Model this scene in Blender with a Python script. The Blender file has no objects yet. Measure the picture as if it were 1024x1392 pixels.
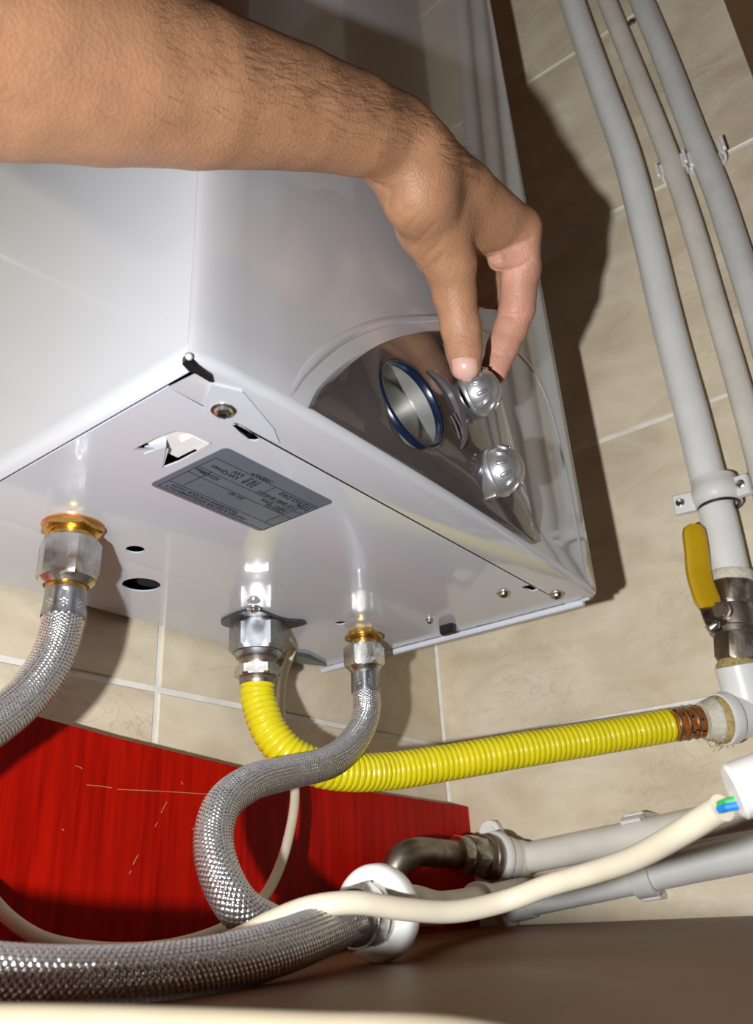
import bpy, bmesh, math, random
import numpy as np
from mathutils import Vector, Matrix
random.seed(7); rng = np.random.default_rng(7)
SC = bpy.context.scene; COL = SC.collection
# ------------------------------------------------------------------ camera, world, flash, exposure
CAM = np.array([-.7960, -.4936, -.2020]); YAW, PITCH, ROLL, FOC = .9523, .4481, -.0596, 1112.44
def _axes():
    f = np.array([math.sin(YAW)*math.cos(PITCH), math.cos(YAW)*math.cos(PITCH), math.sin(PITCH)])
    r = np.cross(f, [0, 0, 1]); r /= np.linalg.norm(r); u = np.cross(r, f); c, s = math.cos(ROLL), math.sin(ROLL)
    return np.array([r*c+u*s, -r*s+u*c, f])
RM = _axes()
cd = bpy.data.cameras.new('camera'); co = bpy.data.objects.new('camera', cd); COL.objects.link(co); SC.camera = co
co.matrix_world = Matrix([[*(RM[0][i], RM[1][i], -RM[2][i]), CAM[i]] for i in range(3)] + [[0, 0, 0, 1]])
cd.sensor_fit = 'HORIZONTAL'; cd.sensor_width = 24; cd.lens = 24*FOC/1024; cd.clip_start = .01
cd.dof.use_dof = True; cd.dof.focus_distance = .50; cd.dof.aperture_fstop = 14
w = bpy.data.worlds.new('room_light'); SC.world = w; w.use_nodes = True
w.node_tree.nodes['Background'].inputs[0].default_value = (1, .26, .07, 1)
w.node_tree.nodes['Background'].inputs[1].default_value = .028
fl = bpy.data.lights.new('camera_flash', 'POINT'); fl.energy = 26.5; fl.color = (.955, .98, 1); fl.shadow_soft_size = .006
fl.use_nodes = True; _n = fl.node_tree.nodes; _e = _n['Emission']; _lf = _n.new('ShaderNodeLightFalloff')   # unphysical linear falloff, added to even out near and far light
_lf.inputs['Strength'].default_value = 1; fl.node_tree.links.new(_lf.outputs['Linear'], _e.inputs['Strength'])
fo = bpy.data.objects.new('camera_flash', fl); COL.objects.link(fo); fo.location = (-.850, -.421, -.2180)
SC.view_settings.view_transform = 'Standard'; SC.view_settings.look = 'None'
SC.view_settings.exposure = 0.0; SC.view_settings.gamma = 1; SC.view_settings.use_curve_mapping = False
SC.cycles.max_bounces = 8; SC.cycles.use_denoising = True

def ray(x, y): return RM.T @ np.array([(x-512)/FOC, -(y-696)/FOC, 1.0])
def D(x, y, dep): return CAM + ray(x, y)*dep                  # point at a distance in front of the lens
def on(x, y, ax, v):                                           # point on the plane axis = v
    d = ray(x, y); return CAM + d*((v-CAM[ax])/d[ax])
def onX(x, y, v=0): return on(x, y, 0, v)
def onY(x, y, v=0): return on(x, y, 1, v)
def onZ(x, y, v=0): return on(x, y, 2, v)

# ------------------------------------------------------------------ materials
MATS = {}
def mat(name, col, rough=.5, metal=0, coat=0, bump=0, bscale=200, var=0, vscale=30, col2=None, sss=0, trans=0, emis=None, spec=.5, rvar=0):
    m = bpy.data.materials.new(name); m.use_nodes = True; nt = m.node_tree; N = nt.nodes; L = nt.links
    b = N['Principled BSDF']; b.inputs['Base Color'].default_value = (*col, 1); b.inputs['Roughness'].default_value = rough
    b.inputs['Metallic'].default_value = metal; b.inputs['Coat Weight'].default_value = coat; b.inputs['Coat Roughness'].default_value = .04
    b.inputs['Specular IOR Level'].default_value = spec
    if sss: b.inputs['Subsurface Weight'].default_value = sss; b.inputs['Subsurface Radius'].default_value = (1, .3, .15); b.inputs['Subsurface Scale'].default_value = .004
    tc = N.new('ShaderNodeTexCoord')
    if var or col2:
        nz = N.new('ShaderNodeTexNoise'); nz.inputs['Scale'].default_value = vscale; nz.inputs['Detail'].default_value = 5
        L.new(tc.outputs['Object'], nz.inputs['Vector'])
        mx = N.new('ShaderNodeMix'); mx.data_type = 'RGBA'; mx.inputs['A'].default_value = (*col, 1)
        c2 = col2 or tuple(c*(1-var) for c in col); mx.inputs['B'].default_value = (*c2, 1)
        rp = N.new('ShaderNodeMapRange'); rp.inputs[1].default_value = .35; rp.inputs[2].default_value = .68
        L.new(nz.outputs[0], rp.inputs[0]); L.new(rp.outputs[0], mx.inputs['Factor']); L.new(mx.outputs['Result'], b.inputs['Base Color'])
        if rvar:
            r2 = N.new('ShaderNodeMapRange'); r2.inputs[3].default_value = rough; r2.inputs[4].default_value = rough+rvar
            L.new(rp.outputs[0], r2.inputs[0]); L.new(r2.outputs[0], b.inputs['Roughness'])
    if bump:
        n2 = N.new('ShaderNodeTexNoise'); n2.inputs['Scale'].default_value = bscale; n2.inputs['Detail'].default_value = 3
        L.new(tc.outputs['Object'], n2.inputs['Vector']); bp = N.new('ShaderNodeBump'); bp.inputs['Strength'].default_value = bump; bp.inputs['Distance'].default_value = .001
        L.new(n2.outputs[0], bp.inputs['Height']); L.new(bp.outputs[0], b.inputs['Normal'])
    if emis: b.inputs['Emission Color'].default_value = (*emis, 1); b.inputs['Emission Strength'].default_value = 1
    MATS[name] = m; return m
ENAMEL = mat('white_enamel', (.595, .62, .67), .22, coat=.7, bump=.02, bscale=60)
ENAMEL_F = mat('white_enamel_front', (.565, .57, .60), .16, coat=1, bump=.015, bscale=25)
DARKIN = mat('boiler_inside', (.02, .02, .02), .8)
PANEL = mat('grey_lacquer', (.075, .064, .062), .16, metal=.15, coat=1, var=.1, vscale=80)
FINM = mat('grey_lacquer_light', (.13, .115, .12), .25, metal=.2, coat=.6, var=.1)
BLUE = mat('blue_bezel', (.004, .012, .034), .25, coat=.5, var=.2)
BRUSHED = mat('brushed_steel', (.50, .495, .47), .36, metal=.7, var=.15, vscale=120)
SILVER = mat('silver_plastic', (.58, .59, .61), .36, metal=.8, var=.06, vscale=300)
PLATE = mat('rating_foil', (.16, .195, .245), .42, metal=.25, var=.12, vscale=20)
INK = mat('black_ink', (.008, .008, .01), .6, var=.2)
STEEL = mat('braid_steel', (.86, .85, .84), .27, metal=.92, var=.15, vscale=500)
CHROME = mat('worn_chrome', (.70, .68, .63), .20, metal=1, bump=.12, bscale=220, var=.3, vscale=120, rvar=.2)
NICKEL = mat('dull_nickel', (.42, .36, .30), .34, metal=1, bump=.15, bscale=200, var=.35, vscale=90, rvar=.2)
ZINC = mat('grey_zinc', (.45, .46, .48), .33, metal=1, bump=.05, var=.2, vscale=150, rvar=.15)
BRASS = mat('brass', (.72, .45, .13), .22, metal=1, var=.35, vscale=150, rvar=.2)
COPPER = mat('copper_washer', (.85, .45, .22), .35, metal=.8, var=.2)
YEL = mat('yellow_sleeve', (.82, .70, .012), .32, coat=.25, var=.12, vscale=60)
YELH = mat('yellow_handle', (.62, .38, .008), .38, coat=.3, bump=.05, bscale=90, var=.12)
PIPE = mat('white_pipe_paint', (.88, .88, .84), .33, coat=.25, bump=.04, bscale=60, var=.08, vscale=25)
PIPE2 = mat('white_plastic_pipe', (.78, .73, .64), .38, coat=.1, bump=.03, bscale=60, var=.12, vscale=30)
PIPE3 = mat('grey_plastic_pipe', (.72, .71, .67), .4, bump=.03, bscale=60, var=.12, vscale=30)
WHITE = mat('white_plastic', (.82, .80, .76), .35, var=.05)
CABLE = mat('cream_cable', (.80, .72, .55), .38, var=.08, vscale=80)
SEAL = mat('sealing_paste', (.62, .55, .40), .7, bump=.9, bscale=250, var=.45, vscale=260, col2=(.75, .72, .62))
HEMP = mat('hemp_thread', (.60, .46, .17), .85, bump=.7, bscale=400, var=.5, vscale=300)
BLACKM = mat('black_plastic', (.012, .012, .013), .3, var=.2)
GREEN = mat('green_wire', (.03, .40, .08), .4, var=.1); BLUEW = mat('blue_wire', (.01, .20, .62), .4, var=.1)
ORANGE = mat('orange_print', (.60, .19, .03), .35, metal=.5, var=.4, vscale=300)
WORKTOP = mat('brown_laminate', (.19, .070, .020), .45, spec=.2, bump=.05, bscale=300, var=.3, vscale=9)
TRIMB = mat('brown_trim', (.17, .10, .045), .5, var=.25, vscale=15)
GROUT = mat('pale_grout', (.85, .83, .76), .8, bump=.2, bscale=400, var=.15, vscale=60)
HAIRM = mat('dark_hair', (.035, .016, .008), .5, var=.2)
NAIL = mat('nail', (.78, .47, .38), .25, coat=.4, sss=.2, var=.08, vscale=300)

def tile_mat():
    m = bpy.data.materials.new('beige_marble_tile'); m.use_nodes = True; nt = m.node_tree; N = nt.nodes; L = nt.links; b = N['Principled BSDF']
    tc = N.new('ShaderNodeTexCoord'); oi = N.new('ShaderNodeObjectInfo'); ad = N.new('ShaderNodeVectorMath'); ad.operation = 'ADD'
    cm = N.new('ShaderNodeMath'); cm.operation = 'MULTIPLY'; cm.inputs[1].default_value = 7.3
    L.new(oi.outputs['Random'], cm.inputs[0]); L.new(tc.outputs['Object'], ad.inputs[0]); L.new(cm.outputs[0], ad.inputs[1])
    mp = N.new('ShaderNodeMapping'); mp.inputs['Scale'].default_value = (1, 1, 1.9); L.new(ad.outputs[0], mp.inputs[0])
    n1 = N.new('ShaderNodeTexNoise'); n1.inputs['Scale'].default_value = 11; n1.inputs['Detail'].default_value = 7; n1.inputs['Roughness'].default_value = .62; n1.inputs['Distortion'].default_value = .5
    L.new(mp.outputs[0], n1.inputs['Vector'])
    r1 = N.new('ShaderNodeValToRGB'); e = r1.color_ramp.elements; e[0].position = .3; e[0].color = (.60, .50, .35, 1); e[1].position = .72; e[1].color = (.83, .73, .56, 1)
    L.new(n1.outputs[0], r1.inputs[0])
    n2 = N.new('ShaderNodeTexNoise'); n2.inputs['Scale'].default_value = 16; n2.inputs['Detail'].default_value = 6; n2.inputs['Roughness'].default_value = .6; n2.inputs['Distortion'].default_value = 1.6
    L.new(mp.outputs[0], n2.inputs['Vector'])
    sb = N.new('ShaderNodeMath'); sb.operation = 'SUBTRACT'; sb.inputs[1].default_value = .5; L.new(n2.outputs[0], sb.inputs[0])
    ab = N.new('ShaderNodeMath'); ab.operation = 'ABSOLUTE'; L.new(sb.outputs[0], ab.inputs[0])
    vr = N.new('ShaderNodeMapRange'); vr.inputs[1].default_value = .0; vr.inputs[2].default_value = .022; vr.inputs[3].default_value = 1; vr.inputs[4].default_value = 0; L.new(ab.outputs[0], vr.inputs[0])
    n3 = N.new('ShaderNodeTexNoise'); n3.inputs['Scale'].default_value = 9; L.new(ad.outputs[0], n3.inputs['Vector'])
    v3 = N.new('ShaderNodeMapRange'); v3.inputs[1].default_value = .45; v3.inputs[2].default_value = .7; v3.inputs[4].default_value = .6; L.new(n3.outputs[0], v3.inputs[0])
    ml = N.new('ShaderNodeMath'); ml.operation = 'MULTIPLY'; L.new(vr.outputs[0], ml.inputs[0]); L.new(v3.outputs[0], ml.inputs[1])
    mx = N.new('ShaderNodeMix'); mx.data_type = 'RGBA'; L.new(ml.outputs[0], mx.inputs['Factor']); L.new(r1.outputs[0], mx.inputs['A']); mx.inputs['B'].default_value = (.46, .37, .25, 1)
    L.new(mx.outputs['Result'], b.inputs['Base Color']); b.inputs['Roughness'].default_value = .33; b.inputs['Coat Weight'].default_value = .15; b.inputs['Specular IOR Level'].default_value = .4
    bp = N.new('ShaderNodeBump'); bp.inputs['Strength'].default_value = .12; bp.inputs['Distance'].default_value = .002; L.new(n1.outputs[0], bp.inputs['Height']); L.new(bp.outputs[0], b.inputs['Normal'])
    return m
TILE = tile_mat()
def redwood_mat():
    m = bpy.data.materials.new('red_veneer'); m.use_nodes = True; nt = m.node_tree; N = nt.nodes; L = nt.links; b = N['Principled BSDF']
    tc = N.new('ShaderNodeTexCoord'); mp = N.new('ShaderNodeMapping'); mp.inputs['Scale'].default_value = (1, 1, .05); L.new(tc.outputs['Object'], mp.inputs[0])
    n = N.new('ShaderNodeTexNoise'); n.inputs['Scale'].default_value = 210; n.inputs['Detail'].default_value = 6; n.inputs['Distortion'].default_value = .3; L.new(mp.outputs[0], n.inputs['Vector'])
    n2 = N.new('ShaderNodeTexNoise'); n2.inputs['Scale'].default_value = 6; L.new(tc.outputs['Object'], n2.inputs['Vector'])
    r = N.new('ShaderNodeValToRGB'); e = r.color_ramp.elements; e[0].position = .30; e[0].color = (.36, .0025, .0006, 1); e[1].position = .66; e[1].color = (.62, .0085, .0012, 1); L.new(n.outputs[0], r.inputs[0])
    mx = N.new('ShaderNodeMix'); mx.data_type = 'RGBA'; mx.blend_type = 'MULTIPLY'; mx.inputs['Factor'].default_value = .5; L.new(r.outputs[0], mx.inputs['A']); L.new(n2.outputs[0], mx.inputs['B'])
    L.new(mx.outputs['Result'], b.inputs['Base Color']); b.inputs['Roughness'].default_value = .45; b.inputs['Specular IOR Level'].default_value = .1
    return m
REDWOOD = redwood_mat()
def skin_mat():
    m = bpy.data.materials.new('skin'); m.use_nodes = True; nt = m.node_tree; N = nt.nodes; L = nt.links; b = N['Principled BSDF']
    tc = N.new('ShaderNodeTexCoord'); at = N.new('ShaderNodeAttribute'); at.attribute_name = 'tone'
    n1 = N.new('ShaderNodeTexNoise'); n1.inputs['Scale'].default_value = 55; n1.inputs['Detail'].default_value = 6; L.new(tc.outputs['Object'], n1.inputs['Vector'])
    mr = N.new('ShaderNodeMapRange'); mr.inputs[1].default_value = .3; mr.inputs[2].default_value = .7; mr.inputs[3].default_value = .84; mr.inputs[4].default_value = 1.1; L.new(n1.outputs[0], mr.inputs[0])
    ml = N.new('ShaderNodeVectorMath'); ml.operation = 'SCALE'; L.new(at.outputs['Color'], ml.inputs[0]); L.new(mr.outputs[0], ml.inputs['Scale']); L.new(ml.outputs[0], b.inputs['Base Color'])
    b.inputs['Roughness'].default_value = .5; b.inputs['Subsurface Weight'].default_value = .35; b.inputs['Subsurface Radius'].default_value = (1, .32, .18); b.inputs['Subsurface Scale'].default_value = .003
    b.inputs['Specular IOR Level'].default_value = .35
    v = N.new('ShaderNodeTexVoronoi'); v.inputs['Scale'].default_value = 650; L.new(tc.outputs['Object'], v.inputs['Vector'])
    n2 = N.new('ShaderNodeTexNoise'); n2.inputs['Scale'].default_value = 260; n2.inputs['Detail'].default_value = 4; L.new(tc.outputs['Object'], n2.inputs['Vector'])
    ad = N.new('ShaderNodeMath'); L.new(v.outputs[0], ad.inputs[0]); L.new(n2.outputs[0], ad.inputs[1])
    bp = N.new('ShaderNodeBump'); bp.inputs['Strength'].default_value = .35; bp.inputs['Distance'].default_value = .0006; L.new(ad.outputs[0], bp.inputs['Height']); L.new(bp.outputs[0], b.inputs['Normal'])
    return m
SKIN = skin_mat()

# ------------------------------------------------------------------ mesh helpers
def V(a): return np.asarray(a, float)
def unit(a): a = V(a); return a/np.linalg.norm(a)
def perp(a):
    a = unit(a); h = V((0, 0, 1)) if abs(a[2]) < .9 else V((1, 0, 0)); x = unit(np.cross(h, a)); return x, np.cross(a, x)
class MB:
    def __init__(s): s.v = []; s.f = []; s.n = 0
    def add(s, vs, fs):
        vs = np.asarray(vs, float).reshape(-1, 3); s.v.append(vs); s.f += [tuple(i+s.n for i in f) for f in fs]; s.n += len(vs); return s
    def box(s, c, size, ax=None, bev=0):
        ax = np.eye(3) if ax is None else V(ax); h = V(size)/2; c = V(c)
        if bev <= 0:
            vs = [c + ax.T @ (h*V((i, j, k))) for i in (-1, 1) for j in (-1, 1) for k in (-1, 1)]
            return s.add(vs, [(0, 1, 3, 2), (4, 6, 7, 5), (0, 4, 5, 1), (2, 3, 7, 6), (0, 2, 6, 4), (1, 5, 7, 3)])
        vs = []; idx = {}
        for i in (-1, 1):
            for j in (-1, 1):
                for k in (-1, 1):
                    for a in range(3):
                        q = h-bev; q[a] = h[a]; idx[(i, j, k, a)] = len(vs); vs.append(c + ax.T @ (q*V((i, j, k))))
        fs = []
        for a in range(3):
            b, d = (a+1) % 3, (a+2) % 3
            for sg in (-1, 1):
                r = []
                for (p, q) in ((-1, -1), (1, -1), (1, 1), (-1, 1)):
                    t = [0, 0, 0]; t[a] = sg; t[b] = p; t[d] = q; r.append(idx[(*t, a)])
                fs.append(r if sg > 0 else r[::-1])
            for p in (-1, 1):
                for q in (-1, 1):
                    r = []
                    for (sg, axx) in ((-1, b), (-1, d), (1, d), (1, b)):
                        t = [0, 0, 0]; t[a] = sg; t[b] = p; t[d] = q; r.append(idx[(*t, axx)])
                    fs.append(r if p*q > 0 else r[::-1])
        for i in (-1, 1):
            for j in (-1, 1):
                for k in (-1, 1):
                    r = [idx[(i, j, k, a)] for a in range(3)]; fs.append(r if i*j*k > 0 else r[::-1])
        return s.add(vs, fs)
    def lathe(s, o, a, prof, n=32, x=None, cap=True, ph=0.):
        o = V(o); a = unit(a)
        if x is None: x, y = perp(a)
        else: x = unit(V(x)-a*np.dot(V(x), a)); y = np.cross(a, x)
        vs = []
        for t, r in prof:
            for k in range(n):
                th = 2*math.pi*k/n+ph; vs.append(o+a*t+(x*math.cos(th)+y*math.sin(th))*r)
        fs = [(i*n+k, i*n+(k+1) % n, (i+1)*n+(k+1) % n, (i+1)*n+k) for i in range(len(prof)-1) for k in range(n)]
        if cap: fs += [tuple(range(n))[::-1], tuple((len(prof)-1)*n+k for k in range(n))]
        return s.add(vs, fs)
    def hexnut(s, o, a, t0, t1, r, x=None, ph=0.): # r = across flats / 2, with chamfered corners
        o = V(o); a = unit(a)
        if x is None: x, y = perp(a)
        else: x = unit(V(x)-a*np.dot(V(x), a)); y = np.cross(a, x)
        vs = []; n = 36; c = (t1-t0)*.12
        for t, lim in ((t0, 1.02), (t0+c, 1.2), (t1-c, 1.2), (t1, 1.02)):
            for k in range(n):
                th = 2*math.pi*k/n+ph; q = (th-ph) % (math.pi/3) - math.pi/6; rr = min(r/math.cos(q), r*lim)
                vs.append(o+a*t+(x*math.cos(th)+y*math.sin(th))*rr)
        fs = [(i*n+k, i*n+(k+1) % n, (i+1)*n+(k+1) % n, (i+1)*n+k) for i in range(3) for k in range(n)] + [tuple(range(n))[::-1], tuple(3*n+k for k in range(n))]
        return s.add(vs, fs)
    def tube(s, pts, r, n=20, cap=True, mod=None):
        P, T, X, Y, S = frames(pts); m = len(P); r = np.full(m, r) if np.isscalar(r) else np.asarray(r)
        th = np.linspace(0, 2*math.pi, n, endpoint=False)
        R = r[:, None]*np.ones(n)[None] if mod is None else r[:, None]+mod(S[:, None], th[None])
        vs = P[:, None]+R[..., None]*(X[:, None]*np.cos(th)[None, :, None]+Y[:, None]*np.sin(th)[None, :, None])
        i = np.arange(m-1)[:, None]*n; k = np.arange(n)[None]; k2 = (k+1) % n
        fs = np.stack([i+k, i+k2, i+n+k2, i+n+k], -1).reshape(-1, 4).tolist()
        if cap: fs += [list(range(n))[::-1], [(m-1)*n+k for k in range(n)]]
        return s.add(vs, fs)
    def prism(s, poly, o, x, y, d0, d1):   # polygon in the plane (o,x,y), extruded along x cross y from d0 to d1
        o, x, y = V(o), V(x), V(y); z = np.cross(x, y); n = len(poly)
        vs = [o+x*p+y*q+z*d for d in (d0, d1) for p, q in poly]
        return s.add(vs, [tuple(range(n))[::-1], tuple(range(n, 2*n))]+[(k, (k+1) % n, n+(k+1) % n, n+k) for k in range(n)])
    def build(s, name, m, parent=None, angle=35):
        vs = np.concatenate(s.v); o0 = V(parent['_o']) if parent is not None else np.zeros(3)
        me = bpy.data.meshes.new(name); me.from_pydata((vs-o0).tolist() if len(vs) < 4000 else (vs-o0), [], s.f); me.validate(); me.update()
        me.polygons.foreach_set('use_smooth', [True]*len(me.polygons)); me.set_sharp_from_angle(angle=math.radians(angle))
        return obj(name, me, m, parent)
def obj(name, me, m, parent=None, at=None):
    o = bpy.data.objects.new(name, me); COL.objects.link(o)
    if m is not None and me is not None and not me.materials: me.materials.append(m)
    if at is not None: o.location = at
    if parent is not None: o.parent = parent; o['_o'] = parent['_o']
    else: o['_o'] = [0., 0., 0.]
    return o
def thing(name, label, cat, o=(0, 0, 0), group=None, kind=None):
    e = bpy.data.objects.new(name, None); COL.objects.link(e); e.location = V(o); e['_o'] = [float(q) for q in o]; e.empty_display_size = .02
    return tag(e, label, cat, group, kind)
def tag(e, label=None, cat=None, group=None, kind=None):
    for k, q in (('label', label), ('category', cat), ('group', group), ('kind', kind)):
        if q: e[k] = q
    return e
def frames(pts):
    P = V(pts); T = np.gradient(P, axis=0); T /= np.linalg.norm(T, axis=1)[:, None]
    X = np.zeros_like(P); x, _ = perp(T[0]); X[0] = x
    for i in range(1, len(P)):
        x = x-T[i]*np.dot(x, T[i]); x /= np.linalg.norm(x); X[i] = x
    Y = np.cross(T, X); S = np.concatenate([[0], np.cumsum(np.linalg.norm(np.diff(P, axis=0), axis=1))]); return P, T, X, Y, S
def spline(pts, step=.003):                                    # centripetal Catmull-Rom through the points, evenly resampled
    p = V(pts); p = np.concatenate([[2*p[0]-p[1]], p, [2*p[-1]-p[-2]]]); out = []
    for i in range(1, len(p)-2):
        p0, p1, p2, p3 = p[i-1:i+3]; t0 = 0; t1 = t0+np.linalg.norm((p1-p0)[:3])**.5; t2 = t1+np.linalg.norm((p2-p1)[:3])**.5; t3 = t2+np.linalg.norm((p3-p2)[:3])**.5
        t = np.linspace(t1, t2, 150, endpoint=False)[:, None]
        A1 = (t1-t)/(t1-t0)*p0+(t-t0)/(t1-t0)*p1; A2 = (t2-t)/(t2-t1)*p1+(t-t1)/(t2-t1)*p2; A3 = (t3-t)/(t3-t2)*p2+(t-t2)/(t3-t2)*p3
        B1 = (t2-t)/(t2-t0)*A1+(t-t0)/(t2-t0)*A2; B2 = (t3-t)/(t3-t1)*A2+(t-t1)/(t3-t1)*A3; out.append((t2-t)/(t2-t1)*B1+(t-t1)/(t2-t1)*B2)
    out = np.concatenate(out+[p[-2:-1]]); s = np.concatenate([[0], np.cumsum(np.linalg.norm(np.diff(out[:, :3], axis=0), axis=1))])
    q = np.linspace(0, s[-1], max(4, int(s[-1]/step)+1)); return np.stack([np.interp(q, s, out[:, k]) for k in range(out.shape[1])], 1)
def pxpath(pts): return [D(*p[:3]) for p in pts]
def sheet(name, outer, holes, m, parent, o, x, y, th, bev=0):  # flat plate with real holes, filled from 2-D splines
    cu = bpy.data.curves.new(name, 'CURVE'); cu.dimensions = '2D'; cu.fill_mode = 'BOTH'; cu.extrude = th/2; cu.bevel_depth = bev
    for poly in [outer]+holes:
        sp = cu.splines.new('POLY'); sp.points.add(len(poly)-1); sp.use_cyclic_u = True
        for p, (a, b) in zip(sp.points, poly): p.co = (a, b, 0, 1)
    t = bpy.data.objects.new('tmp', cu); COL.objects.link(t); me = bpy.data.meshes.new_from_object(t.evaluated_get(bpy.context.evaluated_depsgraph_get()))
    bpy.data.objects.remove(t); o, x, y = V(o), V(x), V(y); z = np.cross(x, y); o0 = V(parent['_o'])
    for v in me.vertices: v.co = Vector(o+x*v.co.x+y*v.co.y+z*v.co.z-o0)
    me.name = name; me.materials.clear(); return obj(name, me, m, parent)
def text(name, s, size, m, parent, o, x, y, align='LEFT'):
    cu = bpy.data.curves.new(name, 'FONT'); cu.body = s; cu.size = size; cu.align_x = align; cu.extrude = .00004; cu.offset = size*.012
    t = bpy.data.objects.new('tmp', cu); COL.objects.link(t); me = bpy.data.meshes.new_from_object(t.evaluated_get(bpy.context.evaluated_depsgraph_get()))
    bpy.data.objects.remove(t); o, x, y = V(o), V(x), V(y); z = np.cross(x, y); o0 = V(parent['_o'])
    for v in me.vertices: v.co = Vector(o+x*v.co.x+y*v.co.y+z*v.co.z-o0)
    me.name = name; me.materials.clear(); return obj(name, me, m, parent)
def circ(c, r, n=20, ry=None): return [(c[0]+r*math.cos(2*math.pi*k/n), c[1]+(ry or r)*math.sin(2*math.pi*k/n)) for k in range(n)]

# ------------------------------------------------------------------ walls, tile by tile
TH, TW, Z0 = .2979, .40, .8475-.2979*6; WT = -.226            # tile height and width, lowest joint, worktop height
wb = MB().box((-.60, .0565, .55), (1.4, .11, 2.9)).build('wall_back', GROUT); tag(wb, 'tiled back wall the boiler hangs on, beige marbled tiles', kind='structure')
wr = MB().box((.0565, -.49, .55), (.11, 1.2, 2.9)).build('wall_right', GROUT); tag(wr, 'tiled right wall carrying the white pipes', kind='structure')
tm = {}
for wall in (0, 1):
    for i in range(3):
        for j in range(8):
            tw = TW+(.0215 if wall and i == 0 else 0); a0 = -TW*(i+1)-(.0215 if wall else 0); z = Z0+TH*(j+.5); key = (wall, tw)
            if key not in tm:
                g = .0046; size = (tw-g, .006, TH-g) if wall == 0 else (.006, tw-g, TH-g)
                mb = MB().box((0, 0, 0), size, bev=.0009); me = bpy.data.meshes.new('tile'); me.from_pydata(mb.v[0].tolist(), [], mb.f); me.materials.append(TILE); tm[key] = me
            dz = random.uniform(-.0003, .0003)
            loc = (a0+tw/2, .003+dz, z) if wall == 0 else (.003+dz, a0+tw/2, z)
            obj('tile', tm[key], None, (wb, wr)[wall], loc)
tr = MB().box((-.008, -.497-.09, .55), (.03, .18, 2.9), bev=.002).build('trim_1', TRIMB); tag(tr, 'brown board closing off the right wall', kind='structure')

# ------------------------------------------------------------------ worktop and red panel
wt = thing('worktop', 'dark brown laminate worktop along the bottom, under the steel hose', 'worktop', (-.45, -.4, WT-.04))
MB().box((-.371, -.412, WT-.018), (.740, .776, .036), bev=.0015).build('slab', WORKTOP, wt)
MB().box((-.7425, -.412, WT-.018), (.003, .776, .036)).build('edge_band', TRIMB, wt)
top = [onY(-90, 945, -.024), onY(41, 971, -.024), onY(150, 1001, -.024), onY(328, 1044, -.024), onY(480, 1073, -.024), onY(640, 1097, -.024)]
poly = [(p[0], p[2]) for p in top]; poly[-1] = (-.0005, poly[-1][1]); poly = [(-.72, poly[0][1]+.012)]+poly+[(-.0005, WT+.0005), (-.72, WT+.0005)]
rp = thing('wooden_panel', 'glossy red wood-grain panel standing against the tiled back wall', 'panel', (-.3, -.012, WT))
MB().prism(poly, (0, -.024, 0), (1, 0, 0), (0, 0, 1), 0, -.0225).build('board', REDWOOD, rp)
sc_ = MB()
for a, b in [((118, 1067), (152, 1071)), ((160, 1073), (290, 1080)), ((219, 1105), (227, 1090)), ((181, 1175), (188, 1162)), ((211, 1124), (214, 1118)), ((176, 1188), (178, 1184)), ((103, 1041), (112, 1045)), ((246, 1063), (249, 1066)), ((261, 1125), (263, 1128)), ((84, 1127), (87, 1129))]:
    sc_.tube([onY(*a, -.0242), onY((a[0]+b[0])/2, (a[1]+b[1])/2-.6, -.0242), onY(*b, -.0242)], .00022, 5)
tag(sc_.build('scratches', mat('bare_wood', (.55, .33, .16), .7, var=.2), rp), kind='stuff')

# ------------------------------------------------------------------ gas boiler
XL, XR, YF, YB, HB = -.619, -.219, -.282, -.012, .72
bo = thing('gas_boiler', 'white enamelled wall gas boiler with grey control panel, seen from below', 'boiler', (-.419, -.15, 0))
def yf(x):                                                     # gently bowed front in plan
    return YF-.0035-.0045*(1-((x+.419)/.2)**2)
SY = -.2785
prof = [(XL, SY)]
for k in range(1, 10):
    a = k/9*math.pi/2; prof.append((XL+.030*(1-math.cos(a)), SY-(.0075)*math.sin(a)))
for k in range(1, 41): x = XL+.032+(XR-.006-XL-.032)*k/40; prof.append((x, yf(x)))
for k in range(1, 7):
    a = k/6*math.pi/2; prof.append((XR-.006+.006*math.sin(a), yf(XR-.006)+.006*(1-math.cos(a))))
prof.append((XR, -.2585))
pr = V(prof); tn = np.gradient(pr, axis=0); nn = np.stack([-tn[:, 1], tn[:, 0]], 1); nn /= np.linalg.norm(nn, axis=1)[:, None]  # inward
rows = [(HB, 0), (.4, 0), (.0695, 0), (.0215, 0), (.0045, 0), (.0028, .0004), (.0013, .0014), (.0004, .0028), (0, .0046)]
vs = []; n = len(pr)
for z, ins in rows: vs += [(*(p+nrm*ins), z) for p, nrm in zip(pr, nn)]
fs = [(i*n+k, i*n+k+1, (i+1)*n+k+1, (i+1)*n+k) for i in range(len(rows)-1) for k in range(n-1) if not (i == 2 and -.4965 < (pr[k][0]+pr[k+1][0])/2 < -.4440)]
vs += [(min(max(p[0], XL+.005), XR-.003), -.2585, 0) for p in pr]; i = len(rows)-1
fs += [(i*n+k, i*n+k+1, (i+1)*n+k+1, (i+1)*n+k) for k in range(4, n-4)]
vs += [(p[0]+.001*q[0], max(p[1]+.001*q[1], 0*p[1]+p[1]), HB) for p, q in zip(pr, nn)]
MB().add(vs, [f[::-1] for f in fs]).build('front_cover', ENAMEL_F, bo, 60)
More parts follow.
